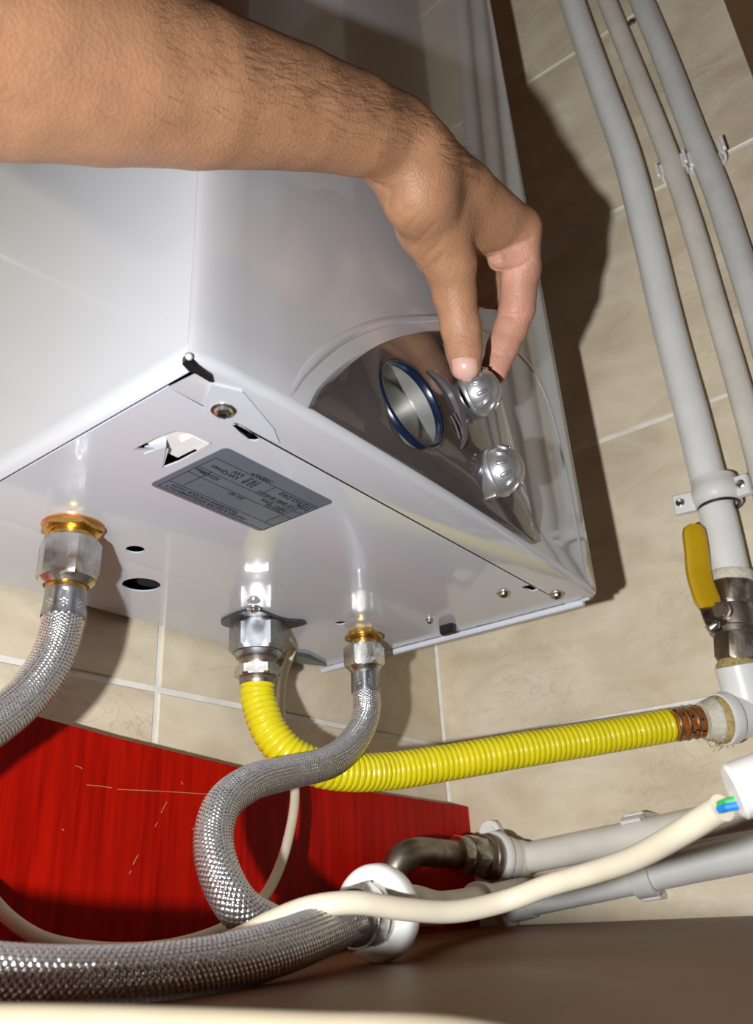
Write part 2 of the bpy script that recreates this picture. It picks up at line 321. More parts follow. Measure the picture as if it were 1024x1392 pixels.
# left side panel with its lower edge rolled under
def side(x0, sg, name):
    vs = []; pf = [(0, HB), (0, .3), (0, .009), (.0004, .0062), (.0016, .0034), (.0034, .0014), (.0048, .0004), (.0058, 0), (.0058, .004)]
    ys = [-.2784 if sg > 0 else -.2580, -.2, -.1, YB]
    for y in ys: vs += [(x0+sg*a, y, z) for a, z in pf]
    m = len(pf); fs = [(i*m+k, i*m+k+1, (i+1)*m+k+1, (i+1)*m+k) for i in range(3) for k in range(m-1)]
    MB().add(vs, fs if sg > 0 else [f[::-1] for f in fs]).build(name, ENAMEL, bo, 60)
side(XL, 1, 'side_panel'); 
side(XR, -1, 'side_panel')
MB().box((XR-.0015, -.142, -.0022), (.0055, .262, .0048), bev=.001).build('lower_rail', ENAMEL, bo)
MB().box((XR-.001, -.270, .002), (.004, .016, .006), bev=.001).build('corner_fold', ENAMEL, bo)
MB().box((-.419, -.14, HB-.002), (.39, .25, .004)).build('top_panel', ENAMEL, bo)
MB().box((-.419, YB-.002, .36), (.394, .003, .7)).build('back_plate', DARKIN, bo)
MB().box((-.419, -.135, .06), (.385, .236, .004)).build('inner_tray', DARKIN, bo)
def zz(x, y): p = onZ(x, y); return (p[0], p[1])
def quad(pts): return [zz(*p) for p in pts]
holes = [circ(zz(184, 747), .0056, 18), circ((-.4725, -.0668), .0125, 26), quad([(181, 611), (215, 594), (238, 586), (258, 590), (290, 603), (243, 628), (222, 636), (229, 612)]),
         quad([(316, 578), (326, 577), (355, 597), (347, 600), (338, 599)]), quad([(709, 798), (721, 795), (734, 801), (724, 804)]),
         circ(zz(463, 847), .0042, 14), circ(zz(351, 845), .0165, 24)]
PX0, PX1 = XL+.0074, XR-.0068
outer = [(PX0, -.2583), (PX1, -.2583), (PX1, YB+.004), (PX1-.012, YB+.004), (PX0, YB+.004)]
bp_ = sheet('bottom_plate', outer, holes, ENAMEL, bo, (0, 0, .0005), (1, 0, 0), (0, 1, 0), .001)
# pressed tab of the front cover, black fill painted for the shaded slot at the corner, nib
MB().prism(quad([(288, 520), (277, 548), (279, 560), (300, 569), (330, 574), (352, 588), (380, 600), (372, 580), (330, 530)]), (0, 0, 0), (1, 0, 0), (0, 1, 0), 0, -.0011).build('front_tab', ENAMEL, bo)
MB().prism(quad([(248, 492), (252, 487), (261, 490), (289, 508), (291, 517), (285, 516), (268, 506), (256, 501)]), (0, 0, 0), (1, 0, 0), (0, 1, 0), .002, -.0012).build('slot_shade_fill', BLACKM, bo)
MB().lathe(onZ(257, 485, .0005), (-.3, -.6, -.7), [(-.002, .0015), (.0005, .0014), (.0010, .0008)], 12).build('nib', ENAMEL, bo)
# white connector block behind the window
cn = MB().box((-.575, -.222, .013), (.022, .026, .018), bev=.001).build('connector', WHITE, bo)
MB().box((-.5705, -.229, .0035), (.012, .009, .003), bev=.0006).build('latch', WHITE, cn)
MB().prism(quad([(196, 616), (226, 606), (221, 636), (212, 634)]), (0, 0, 0), (1, 0, 0), (0, 1, 0), .004, -.0006).build('bent_lug', ENAMEL, bo)
# screws
def screw(px, r, name='screw', m=CHROME, z=0):
    p = onZ(*px, z); s = MB().lathe(p, (0, 0, -1), [(-.001, r*1.35), (.0006, r*1.35), (.0009, r*1.0), (.0024, r*.92), (.0032, r*.6), (.0033, r*.45), (.0022, r*.35)], 24).build(name, m, bo)
    b = MB()
    for k in range(2): b.box(V(p)+V((0, 0, -.0030)), (r*1.05, r*.22, .0009), [[math.cos(k*1.571+.6), math.sin(k*1.571+.6), 0], [-math.sin(k*1.571+.6), math.cos(k*1.571+.6), 0], [0, 0, 1]])
    b.build('cross_recess', BLACKM, s)
screw((304, 557), .0042, z=-.001); screw((685, 806), .0040); screw((757, 808), .0046); screw((584, 842), .0024); screw((345, 827), .0036, z=-.003)
ck = MB().box(onZ(609, 855, -.003), (.008, .013, .009), bev=.0015).build('rubber_clip', BLACKM, bo)
bt = MB().prism(quad([(390, 884), (420, 889), (444, 901), (408, 897)]), (0, 0, 0), (1, 0, 0), (0, 1, 0), .001, -.0035).build('back_bracket', mat('bracket_steel', (.16, .20, .19), .35, metal=.7, var=.3), bo)
# rating plate with lettering (upside down as it hangs)
c4 = [onZ(*q, -.0001) for q in ((203, 658), (305, 606), (458, 684), (354, 722))]
px_, py_ = unit(c4[0]-c4[3]), unit(c4[2]-c4[3]+.0)           # plate x runs towards the left corner, y towards the front
W_ = np.linalg.norm(c4[0]-c4[3]); H_ = np.linalg.norm(c4[1]-c4[0]); po = V((c4[3][0], c4[3][1], -.0001)); X_ = V((-1, 0, 0)); Y_ = V((0, -1, 0))
X_ = V((px_[0], px_[1], 0)); X_ = unit(X_); Y_ = V((-X_[1], X_[0], 0)); Y_ = Y_ if Y_[1] < 0 else -Y_
def rr(w, h, r, o=0): return [(o+r+(w-2*o-2*r)*(i in (1, 2))+r*math.cos(a), o+r+(h-2*o-2*r)*(i in (2, 3))+r*math.sin(a)) for i, s in enumerate((180, 270, 0, 90)) for a in (math.radians(s), math.radians(s+30), math.radians(s+60), math.radians(s+90))]
pt = MB().prism(rr(W_, H_, .003), po, X_, Y_, 0, (.0004 if np.cross(X_, Y_)[2] < 0 else -.0004)).build('rating_plate', PLATE, bo); pt['label'] = 'grey foil rating plate printed upside down'
zt = -.00056; lo = V((c4[2][0], c4[2][1], zt)); Y_ = -Y_   # lettering hangs upside down
ln = MB()
def line(x0, y0, x1, y1, t=.00035):
    d = unit(V((x1-x0, y1-y0))); c = lo+X_*((x0+x1)/2*W_)+Y_*((y0+y1)/2*H_)
    ax_ = [X_*abs(d[0])+Y_*abs(d[1]), Y_*abs(d[0])+X_*abs(d[1]), (0, 0, 1)]; L_ = math.hypot((x1-x0)*W_, (y1-y0)*H_); ln.box(c, (L_, t, .00006), ax_)
for a in (.19, .41, .55, .80): line(.04, a, .985, a, .0004)
line(.04, .19, .04, .95, .0004); line(.985, .19, .985, .95, .0004); line(.04, .95, .985, .95, .0004); line(.13, .19, .13, .80, .0004); line(.46, .19, .46, .41, .0004); line(.88, .41, .88, .80, .0004)
ln.build('ruled_lines', INK, pt)
for s, u_, v_, sz in [('CALDAIA A GAS PER RISCALDAMENTO E', .25, .885, .0031), ('PRODUZIONE DI ACQUA CALDA', .36, .83, .0031), ('230V~ 50Hz', .15, .44, .0040), ('CE 0085 BN0212', .15, .345, .0040), ('ORH-02', .15, .49, .0040), ('IPX 4D', .48, .565, .0036),
                      ('212.052.DR2', .06, .215, .0050), ('9.0 kg', .06, .285, .0040), ('22.8', .56, .30, .0050), ('19.2', .56, .23, .0050), ('kW', .71, .30, .0046), ('kW', .71, .23, .0046), ('1000W*', .52, .13, .0042), ('Qmax', .80, .30, .0044), ('II2H3+', .78, .44, .0046), ('Cat.', .90, .44, .0040)]:
    text('lettering', s, sz, INK, pt, lo+X_*(u_*W_)+Y_*(v_*H_), X_, Y_)
# brass unions under the plate
def union(c, parts):
    for nm, kind, m, a, b, r in parts:
        mb = MB(); o = (c[0], c[1], 0)
        if kind == 'hex': mb.hexnut(o, (0, 0, -1), a, b, r, x=(.83, -.55, 0), ph=.25)
        else: mb.lathe(o, (0, 0, -1), [(a, r*.96), (a+(b-a)*.2, r), (b-(b-a)*.2, r), (b, r*.96)], 36)
        mb.build(nm, m, bo)
U1, U2, U3 = (-.5572, -.1136), zz(351, 845), (-.2825, -.1075)
union(U1, [('copper_washer', 'cyl', COPPER, -.0005, .0013, .0172), ('brass_flange', 'hex', BRASS, .0013, .0048, .0150), ('brass_nipple', 'cyl', BRASS, .0048, .011, .0125)])
union(U3, [('brass_flange', 'hex', BRASS, -.0005, .0042, .0105), ('brass_ring', 'cyl', BRASS, .0042, .0068, .0152), ('brass_nipple', 'cyl', BRASS, .0068, .012, .0105)])
fp = [(-.392, -.052), (-.385, -.046), (-.3725, -.0455), (-.357, -.047), (-.346, -.0585), (-.3405, -.0795), (-.341, -.093), (-.3485, -.0935), (-.357, -.088), (-.370, -.0870), (-.384, -.0885), (-.3935, -.085), (-.3955, -.070)]
fp = [(a+U2[0]+.367, b+U2[1]+.0665) for a, b in fp]; fp = spline([(a, b, 0) for a, b in fp+fp[:1]], .004)[:-1, :2]
MB().prism([tuple(q) for q in fp], (0, 0, 0), (1, 0, 0), (0, 1, 0), 0, -.0022).build('gas_flange', mat('flange_steel', (.16, .16, .165), .35, metal=.9, var=.2), bo)

# ---- control panel on the front
EM = [(-.556, .004), (-.5487, .018), (-.525, .047), (-.4906, .078), (-.459, .1005), (-.423, .1235), (-.400, .134), (-.385, .1365), (-.374, .129), (-.3665, .11), (-.362, .08), (-.357, .04), (-.349, .02), (-.340, .010), (-.335, .0055)]
ol = spline([(a, 0, b) for a, b in EM], .004)[:, [0, 2]]; bot = [(a, .0045) for a in np.linspace(-.337, -.552, 50)]
ol = np.concatenate([ol, V(bot)])
gq = onY(552, 551, -.298); ctr = V((gq[0], gq[2]))
def bowl(x, z): return .013*max(0, 1-((x+.42)/(.14 if x < -.42 else .10))**2)*max(0, 1-max(0, z-.03)/.13)
def bulge(x, z):                                               # bowed, with a flat facet where the gauge sits
    d = math.hypot(x-ctr[0], z-ctr[1]); k = min(1, max(0, (.046-d)/.018)); k = k*k*(3-2*k); s = min(1, max(0, (z-.0045)/.020)); s = s*(2-s)
    return .0035+s*(bowl(x, z)*(1-k)+k*(bowl(*ctr)+.070*(x-ctr[0])-.080*(z-ctr[1])+yf(x)-yf(ctr[0])))
rings = []; GR = .0270
def ring_r(q, sc):
    d = (q-ctr)/np.linalg.norm(q-ctr); e = ctr+d*GR*.93; return e+(q-e)*sc
for k, (sc, off) in enumerate([(1, None), (1, .0028), (.985, .0042), (.95, 0), (.88, 0), (.78, 0), (.66, 0), (.52, 0), (.38, 0), (.24, 0), (.12, 0), (.04, 0), (0, 0)]):
    r = []
    for p in ol:
        q = ring_r(p, sc); b = bulge(*q)
        d = -.004 if off is None else (min(off, b) if off else b)
        r.append((q[0], yf(q[0])-d, q[1]))
    rings.append(r)
rings.append([(x, y+.006, z) for x, y, z in rings[-1]])
n = len(ol); vs = [v for r in rings for v in r]
fs = [(i*n+k, i*n+(k+1) % n, (i+1)*n+(k+1) % n, (i+1)*n+k) for i in range(len(rings)-1) for k in range(n)]
cp = MB().add(vs, fs).build('control_panel', PANEL, bo, 50); cp['label'] = 'dark grey glossy bowed control panel'
def front_pt(x, y, it=6):                                      # where a pixel's line meets the bowed panel
    v = -.30
    for _ in range(it): p = onY(x, y, v); v = yf(p[0])-bulge(p[0], p[2])
    return p
# raised arch pressed into the cover around the panel
arch = spline([(a, yf(a)+.0040, b) for a, b in [(-.5675, .0045), (-.557, .024), (-.532, .055), (-.497, .087), (-.463, .111), (-.425, .135), (-.385, .155), (-.345, .168), (-.310, .174), (-.285, .172), (-.266, .160), (-.2525, .132), (-.2465, .09), (-.245, .05), (-.2445, .0045)]], .003)
MB().tube(arch, np.interp(np.linspace(0, 1, len(arch)), [0, .06, .94, 1], [.0041, .0050, .0050, .0041]), 16).build('raised_arch', ENAMEL_F, bo, 80)
# gauge
gn = unit((-.075, -1, .085)); gc = V((ctr[0], yf(ctr[0])-bulge(*ctr)+.0007, ctr[1])); gx = unit((1, -.075, 0))
MB().lathe(gc, gn, [(-.002, GR+.0004), (.0008, GR+.0002), (.0015, GR-.0005), (.0018, GR-.0014), (.0015, GR-.0024), (.0006, GR-.0031), (-.003, GR-.0034)], 64, gx, cap=False).build('gauge_bezel', BLUE, bo, 70)
gb = MB().lathe(gc, gn, [(-.0025, GR-.0033), (-.0125, GR-.0040)], 64, gx, cap=False); gb.build('gauge_well', BRUSHED, bo, 70)
gd = MB().lathe(gc, gn, [(-.0135, .001), (-.0122, GR-.0038)], 64, gx, cap=True); gdo = gd.build('gauge_dial', BRUSHED, bo); gdo['label'] = 'brushed metal dial face sunk in the round gauge'
# crescent fin beside the gauge
fin = []
for q, wd in [((582, 505), .001), ((596, 515), .0042), ((612, 535), .0068), ((622, 556), .0074), ((628, 580), .0058), ((630, 600), .003), ((626, 612), .0008)]:
    p = front_pt(*q); fin.append((*p, wd))
fin = spline(fin, .002); P, T, X, Y, S = frames(fin[:, :3]); mb = MB(); vs = []
for p, t, wd in zip(P, T, fin[:, 3]):
    nrm = unit((-.1, -1, .1)); sd = unit(np.cross(t, nrm))
    for a, h in ((-1, -.003), (-.65, .0012), (0, .0042), (.75, .0028), (1, -.003)): vs.append(p+sd*a*wd*.62+nrm*h*(wd/.0074)**.5)
m = len(P); fs = [(i*5+k, i*5+k+1, i*5+5+k+1, i*5+5+k) for i in range(m-1) for k in range(4)]
mb.add(vs, [f[::-1] for f in fs]).build('panel_fin', FINM, bo, 40)
b = MB()
for q0, q1 in (((612, 566), (624, 597)), ((616, 563), (628, 590))): b.tube([front_pt(*q0)+V((0, -.0006, 0)), front_pt((q0[0]+q1[0])/2, (q0[1]+q1[1])/2)+V((0, -.0012, 0)), front_pt(*q1)+V((0, -.0006, 0))], .0007, 8)
b.build('index_mark', FINM, bo)
# knobs
KN = unit((-.02, -1, .02))
def knob(px, y, lab):
    c = onY(*px, y); kx = V((1, 0, 0)); R = .0146       # centre of the dome's widest rim
    kb = MB().lathe(c, KN, [(-.017, R*.88), (-.0125, R*.90), (-.0115, R*.96), (-.0035, R*.98), (-.002, R*1.05), (.0, R*1.06), (.0012, R*1.03), (.0018, R*.985)]+[(.0018+.0135*math.sin(a), R*.985*math.cos(a)) for a in np.linspace(.12, 1.5, 12)], 48, kx).build('control_knob', SILVER, bo, 40); kb['label'] = lab
    ky = np.cross(KN, kx); rb = MB()
    for k in range(12):
        th = 2*math.pi*k/12+.2; rad = kx*math.cos(th)+ky*math.sin(th); a = .52; o = c+KN*(.0018+.0135*math.sin(a))+rad*R*.985*math.cos(a)
        nr = unit(rad*math.cos(a)+KN*math.sin(a)*1.3); tg = unit(np.cross(nr, np.cross(rad, KN))); bt_ = np.cross(nr, tg)
        mb = MB(); mb.box(o, (.0066, .0024, .0022), [tg, bt_, nr], bev=.0006); mb.build('grip_ridge', SILVER, kb, 60)
    for k in range(5):
        th = 2*math.pi*k/5+.9; rad = kx*math.cos(th)+ky*math.sin(th); mb = MB(); mb.box(c-KN*.0075+rad*R*.97, (.0080, .0012, .0018), [KN, np.cross(KN, rad), rad], bev=.0003); mb.build('skirt_rib', SILVER, kb, 60)
    return c
KY1, KY2 = -.305, -.308
K1 = knob((647, 534), KY1, 'silver ribbed knob gripped between thumb and finger'); K2 = knob((678, 641), KY2, 'silver ribbed knob lower on the panel')

# ------------------------------------------------------------------ braided steel hoses
LOW = -.20
def braid(path, r, mb, N=16):
    st = .00030; P = spline(path, st); rr_ = P[:, 3] if P.shape[1] > 3 else np.full(len(P), r); R0 = float(np.mean(rr_)); cell = 2*math.pi*R0/N
    def mod(S, th):
        u = th/(2*math.pi)*N; v = S/(cell*.58); a = u+v; b = u-v; fa = a-np.floor(a)-.5; fb = b-np.floor(b)-.5
        over = (np.floor(a/1)+np.floor(b/1)) % 2
        c = np.where(over > .5, fa, fb); l = np.where(over > .5, fb, fa)
        hh = (1-(2*np.abs(c))**2)*.8+(1-(2*np.abs(l))**2)*.45-.8; mb.h = hh; return R0*.095*hh
    return mb.tube(P[:, :3], rr_, N*8, True, mod)
LINER = mat('hose_liner', (.035, .03, .028), .6, var=.3)
def hose(name, label, cat, path, r, mats, base, group=None):
    t = thing(name, label, cat, base, group); mb = braid(path, r, MB()); o = mb.build('braided_sleeve', STEEL, t, 179); o.data.materials.append(LINER)
    hh = mb.h; k = np.arange(hh.shape[1]); lo_h = (hh[:-1]+hh[1:]+hh[:-1][:, (k+1) % len(k)]+hh[1:][:, (k+1) % len(k)])/4
    mi = np.zeros(len(o.data.polygons), np.int32); mi[:lo_h.size] = (lo_h < LOW).ravel(); o.data.polygons.foreach_set('material_index', mi); return t
def stack_nut(t, o, a, items, x=(.83, -.55, 0)):
    for nm, kind, m, t0, t1, r0, r1 in items:
        mb = MB()
        if kind == 'hex': mb.hexnut(o, a, t0, t1, r0, x=x, ph=.3)
        elif kind == 'crimp':
            n = 48; vs = []; xx = unit(V(x)-unit(a)*np.dot(V(x), unit(a))); yy = np.cross(unit(a), xx); pf = [(0, 0), (.12, 0), (.2, 1), (.8, 1), (.88, 0), (1, 0)]
            for q, g in pf:
                for k in range(n):
                    th = 2*math.pi*k/n; rr2 = (r0+(r1-r0)*q)*(1-.085*g*(max(0, math.cos(8*th)))**.5 ); vs.append(V(o)+unit(a)*(t0+(t1-t0)*q)+(xx*math.cos(th)+yy*math.sin(th))*rr2)
            mb.add(vs, [(i*n+k, i*n+(k+1) % n, (i+1)*n+(k+1) % n, (i+1)*n+k) for i in range(len(pf)-1) for k in range(n)]+[tuple(range(n))[::-1], tuple((len(pf)-1)*n+k for k in range(n))])
        else: mb.lathe(o, a, [(t0, r0*.97), (t0+(t1-t0)*.15, r0), (t1-(t1-t0)*.15, r1), (t1, r1*.97)], 40)
        mb.build(nm, m, t, 30)
dn = V((0, 0, -1))
h1 = [(*U1, -.046, .0104), (*U1, -.055, .0104)]+[(*D(x, y, d), r) for x, y, d, r in [(79, 870, .431, .0104), (64, 907, .417, .0104), (34, 948, .397, .0104), (-10, 985, .372, .0102), (-95, 1035, .335, .01), (-185, 1105, .30, .0098), (-240, 1180, .275, .0094), (-232, 1262, .257, .0090), (-125, 1308, .250, .0087), (0, 1325, .251, .0087), (100, 1328, .258, .0088), (200, 1324, .271, .0090), (300, 1310, .292, .0093), (380, 1288, .318, .0097), (436, 1266, .350, .01), (474, 1249, .372, .01)]]
hA = hose('braided_hose', 'thick steel braided hose from the left copper-washered nut, looping back along the worktop', 'hose', h1, .01, None, (*U1, -.05))
stack_nut(hA, (*U1, 0), dn, [('union_nut', 'hex', CHROME, .0105, .033, .0150, 0), ('nut_lip', 'cyl', CHROME, .033, .0365, .0148, .0125), ('brass_collar', 'cyl', BRASS, .0365, .0395, .0108, .0108), ('ferrule', 'crimp', ZINC, .0385, .0540, .0106, .0114)])
ga = unit(D(552, 1231, .414)-D(474, 1249, .372)); go = D(474, 1249, .372)
stack_nut(hA, go, ga, [('ferrule', 'crimp', NICKEL, -.010, .004, .0110, .0110), ('seal_ring', 'cyl', BLACKM, .0035, .005, .0122, .0122), ('swivel_nut', 'hex', CHROME, .005, .015, .0132, 0), ('nut_lip', 'cyl', CHROME, .015, .0215, .0136, .0142)], x=(0, 0, 1))
h2 = [(*U3, -.042), (*U3, -.052)]+[D(x, y, d) for x, y, d in [(498, 970, .634), (482, 1006, .607), (443, 1037, .560), (388, 1051, .525), (337, 1066, .482), (301, 1097, .452), (290, 1140, .432), (299, 1188, .415), (322, 1230, .408), (362, 1257, .42), (420, 1268, .47), (470, 1262, .54), (505, 1256, .60), (523, 1242, .645)]]
hB = hose('braided_hose', 'thinner steel braided hose curling in an S across the yellow hose', 'hose', h2, .0103, None, (*U3, -.05))
stack_nut(hB, (*U3, 0), dn, [('union_nut', 'hex', CHROME, .0125, .030, .0142, 0), ('nut_lip', 'cyl', CHROME, .030, .034, .0138, .0115), ('ferrule', 'crimp', ZINC, .033, .0500, .0112, .0115)])

# ------------------------------------------------------------------ yellow gas hose
gh = thing('gas_hose', 'yellow corrugated gas hose from boiler to the white tee on the right', 'hose', (*U2, -.05))
stack_nut(gh, (*U2, 0), dn, [('gas_nut', 'hex', ZINC, .0024, .025, .0190, 0), ('nut_lip', 'cyl', ZINC, .025, .029, .0182, .0168), ('stem', 'cyl', NICKEL, .029, .036, .0140, .0135), ('lock_nut', 'hex', CHROME, .035, .0435, .0152, 0), ('hose_tail', 'cyl', NICKEL, .0435, .0495, .0136, .0134)])
yp = [(*U2, -.047, .0128), (*U2, -.058, .0129)]+[(*D(x, y, d), r) for x, y, d, r in [(355, 965, .600, .0130), (367, 995, .592, .0131), (392, 1024, .587, .0133), (430, 1043, .590, .0135), (475, 1050, .602, .0137), (530, 1048, .622, .0140), (600, 1038, .640, .0140), (700, 1021, .660, .0140), (800, 1005, .680, .0140), (912, 986, .698, .0140)]]
P = spline(yp, .0006); pit = .0047
q = (np.concatenate([[0], np.cumsum(np.linalg.norm(np.diff(P[:, :3], axis=0), axis=1))])/pit) % 1
prr = P[:, 3]*(1-.13*np.clip(1-np.minimum(q, 1-q)/.27, 0, 1)**1.2)
MB().tube(P[:, :3], prr, 40).build('corrugated_sleeve', YEL, gh, 60)
tee_c = D(1022, 972, .70); ye = P[-1, :3]; ta = unit(D(965, 979, .700)-ye)
cf = MB().lathe(ye-ta*.002, ta, [(0, .0134), (.004, .0136), (.0045, .0129), (.010, .0130), (.0105, .0138), (.016, .0138), (.0165, .0130), (.022, .0130), (.0225, .0136), (.028, .0134)], 36).build('copper_coupling', ORANGE, gh)
b = MB()
for k in range(3): b.lathe(ye+ta*(.004+.0075*k), ta, [(0, .0139), (.0006, .0144), (.0016, .0144), (.0022, .0139)], 36)
b.build('steel_band', CHROME, gh); b = MB()
for k in range(26):
    th = rng.uniform(0, 6.28); tt = rng.uniform(.003, .026); xx, yy = perp(ta); rad = xx*math.cos(th)+yy*math.sin(th); b.box(ye+ta*tt+rad*.0138, (rng.uniform(.001, .0035), rng.uniform(.001, .003), .0006), [ta, np.cross(ta, rad), rad])
tag(b.build('black_print', INK, gh), kind='stuff')

# ------------------------------------------------------------------ pipes on the right wall
def ext(P, a, b):                                              # carry a pipe on in a straight line past its last points
    return np.concatenate([[P[0]+unit(P[0]-P[3])*max(a, 1e-4)], P, [P[-1]+unit(P[-1]-P[-4])*b]]) if b else np.concatenate([[P[0]+unit(P[0]-P[3])*a], P])
mp_ = thing('gas_pipe', 'thick white painted gas pipe on the right wall ending in a yellow-handled valve', 'pipe', onX(996, 780, -.03))
mpath = spline([onX(a, b, -.03) for a, b in [(745, -110), (777, 0), (814, 107), (852, 213), (879, 317), (903, 420), (918, 480), (941, 565), (961, 645), (976, 700), (996, 790)]], .008)
MB().tube(ext(mpath, .45, 0), .0165, 32).build('pipe', PIPE, mp_)
def onto(px, x): return onX(*px, x)
clampc = onX(974, 671, -.031); ca = unit(mpath[-3]-mpath[-12])
cl = thing('pipe_clamp', 'white pipe clamp with two screw ears around the thick gas pipe', 'clamp', clampc)
MB().lathe(clampc, ca, [(-.014, .0172), (-.0145, .0205), (-.006, .0215), (-.004, .0225), (.006, .0225), (.0075, .0215), (.013, .0212), (.0135, .0172)], 40, cap=False).build('band', WHITE, cl)
MB().lathe(clampc, ca, [(.0125, .0166), (.0148, .0168), (.0148, .0195), (.0125, .020)], 40, cap=False).build('rubber_lining', BLACKM, cl)
sy = unit(np.cross(ca, (1, 0, 0)))
for px in ((926, 686), (1010, 660)):
    e = onX(*px, -.036); dd = unit(clampc-e); dd = unit(dd-ca*np.dot(dd, ca)); nx = np.cross(dd, ca)
    er = MB().box(e+dd*.004, (.022, .020, .009), [dd, ca, nx], bev=.0015).build('ear', WHITE, cl)
    nx = nx if nx[0] < 0 else -nx
    MB().lathe(e+nx*.0042, nx, [(0, .0042), (.0015, .0042), (.0022, .003), (.0016, .0012)], 16).build('screw', CHROME, er)
va = unit(onX(1003, 905, -.03)-onX(996, 790, -.03)); vo = onX(996, 786, -.03); vo2 = mpath[-1]
vb = thing('ball_valve', 'nickel ball valve with yellow lever handle below the thick gas pipe', 'valve', vo)
stack_nut(vb, vo, va, [('thread_paste', 'cyl', SEAL, -.006, .004, .0185, .0192), ('upper_hex', 'hex', NICKEL, .003, .026, .0172, 0), ('valve_body', 'cyl', NICKEL, .026, .052, .0190, .0205), ('body_ring', 'cyl', NICKEL, .046, .053, .0222, .0222), ('lower_hex', 'hex', NICKEL, .053, .076, .0165, 0), ('hemp_seal', 'cyl', HEMP, .076, .083, .0165, .0185)], x=(.3, 1, 0))
MB().lathe(vo+va*.034, (-1, .25, 0), [(.012, .0085), (.022, .0085), (.0225, .0068), (.028, .0068)], 24).build('stem_boss', NICKEL, vb)
hx = -.055; hp = [onX(968, 852, hx), onX(975, 838, hx), onX(966, 822, hx), onX(958, 803, hx), onX(949, 770, hx-.004), onX(945, 722, hx-.006)]
wl = MB()
def bar(mb, pts, w_, t_, nrm):
    P, T, X, Y, S = frames(pts); vs = []; w_ = np.full(len(P), w_) if np.isscalar(w_) else w_
    for p, t, ww in zip(P, T, w_):
        s_ = unit(np.cross(t, nrm)); nn_ = unit(np.cross(s_, t))
        for a in np.linspace(0, 2*math.pi, 14, endpoint=False):
            ca_, sa_ = math.cos(a), math.sin(a); vs.append(p+s_*ww/2*math.copysign(abs(ca_)**.5, ca_)+nn_*t_/2*math.copysign(abs(sa_)**.5, sa_))
    m = len(P); fs = [(i*14+k, i*14+(k+1) % 14, i*14+14+(k+1) % 14, i*14+14+k) for i in range(m-1) for k in range(14)]+[tuple(range(14))[::-1], tuple((m-1)*14+k for k in range(14))]
    return mb.add(vs, fs)
hn = unit((-.75, -.66, 0))
bar(wl, spline([onX(978, 853, hx), onX(972, 842, hx), onX(967, 828, hx), onX(962, 812, hx)], .003), .021, .003, hn).build('lever_plate', CHROME, vb)
hpts = spline([onX(966, 826, hx), onX(958, 806, hx), onX(950, 780, hx-.002), onX(947, 750, hx-.004), onX(944, 727, hx-.005), onX(943, 714, hx-.005)], .003); hw = np.interp(np.linspace(0, 1, len(hpts)), [0, .1, .3, .9, .97, 1], [.020, .024, .0225, .0215, .018, .010])
bar(MB(), hpts, hw, .0085, hn).build('lever_handle', YELH, vb)['label'] = 'yellow plastic lever handle'
MB().hexnut(onX(968, 853, hx), (-.75, -.66, 0), .001, .006, .0062).lathe(onX(968, 853, hx), (-.75, -.66, 0), [(.006, .004), (.009, .0038), (.0115, .001)], 16).build('lever_nut', CHROME, vb)
# white tee
te = thing('pipe_tee', 'white cast tee at the right edge joining gas pipe and yellow hose', 'fitting', tee_c)
t1 = vo+va*.080; t2 = D(978, 978, .702); tdir = unit(D(1060, 964, .722)-t2); tb = t2+tdir*.034
MB().lathe(t2, tdir, [(0, .0190), (.0005, .0218), (.002, .0222), (.0085, .0222), (.0105, .0215), (.012, .0195), (.03, .0190), (.09, .0190), (.0905, .017)], 40).build('tee_branch', PIPE, te)
nk = unit(tb-t1); nl_ = np.linalg.norm(tb-t1); MB().lathe(t1, nk, [(-.001, .0185), (0, .0200), (.004, .0200), (nl_*.35, .0192), (nl_*.6, .0205), (nl_*.85, .0200), (nl_, .016)], 36).build('tee_neck', PIPE, te)
em_n = -RM[2]; em_n = unit(em_n-tdir*np.dot(em_n, tdir)); text('embossed_letters', 'SA', .0085, PIPE, te, tb-tdir*.009+em_n*.01895-np.cross(em_n, tdir)*.003, tdir, np.cross(em_n, tdir))
sl = unit(ye+ta*.02-t2); bo_ = t2+tdir*.002
stack_nut(te, bo_, unit(ye+ta*.026-bo_), [('hemp_seal', 'cyl', HEMP, 0, .006, .0205, .0200), ('thread_paste', 'cyl', SEAL, .005, .018, .0192, .0160)], x=(0, 0, 1))
b = MB()
for k in range(14):
    p = bo_+unit(ye+ta*.026-bo_)*rng.uniform(0, .02)+V(rng.uniform(-1, 1, 3))*.004+V((0, 0, -.017)); b.tube([p, p+V(rng.uniform(-1, 1, 3))*.004, p+V(rng.uniform(-1, 1, 3))*.009], .0003, 5)
tag(b.build('hemp_strands', HEMP, te), kind='stuff')
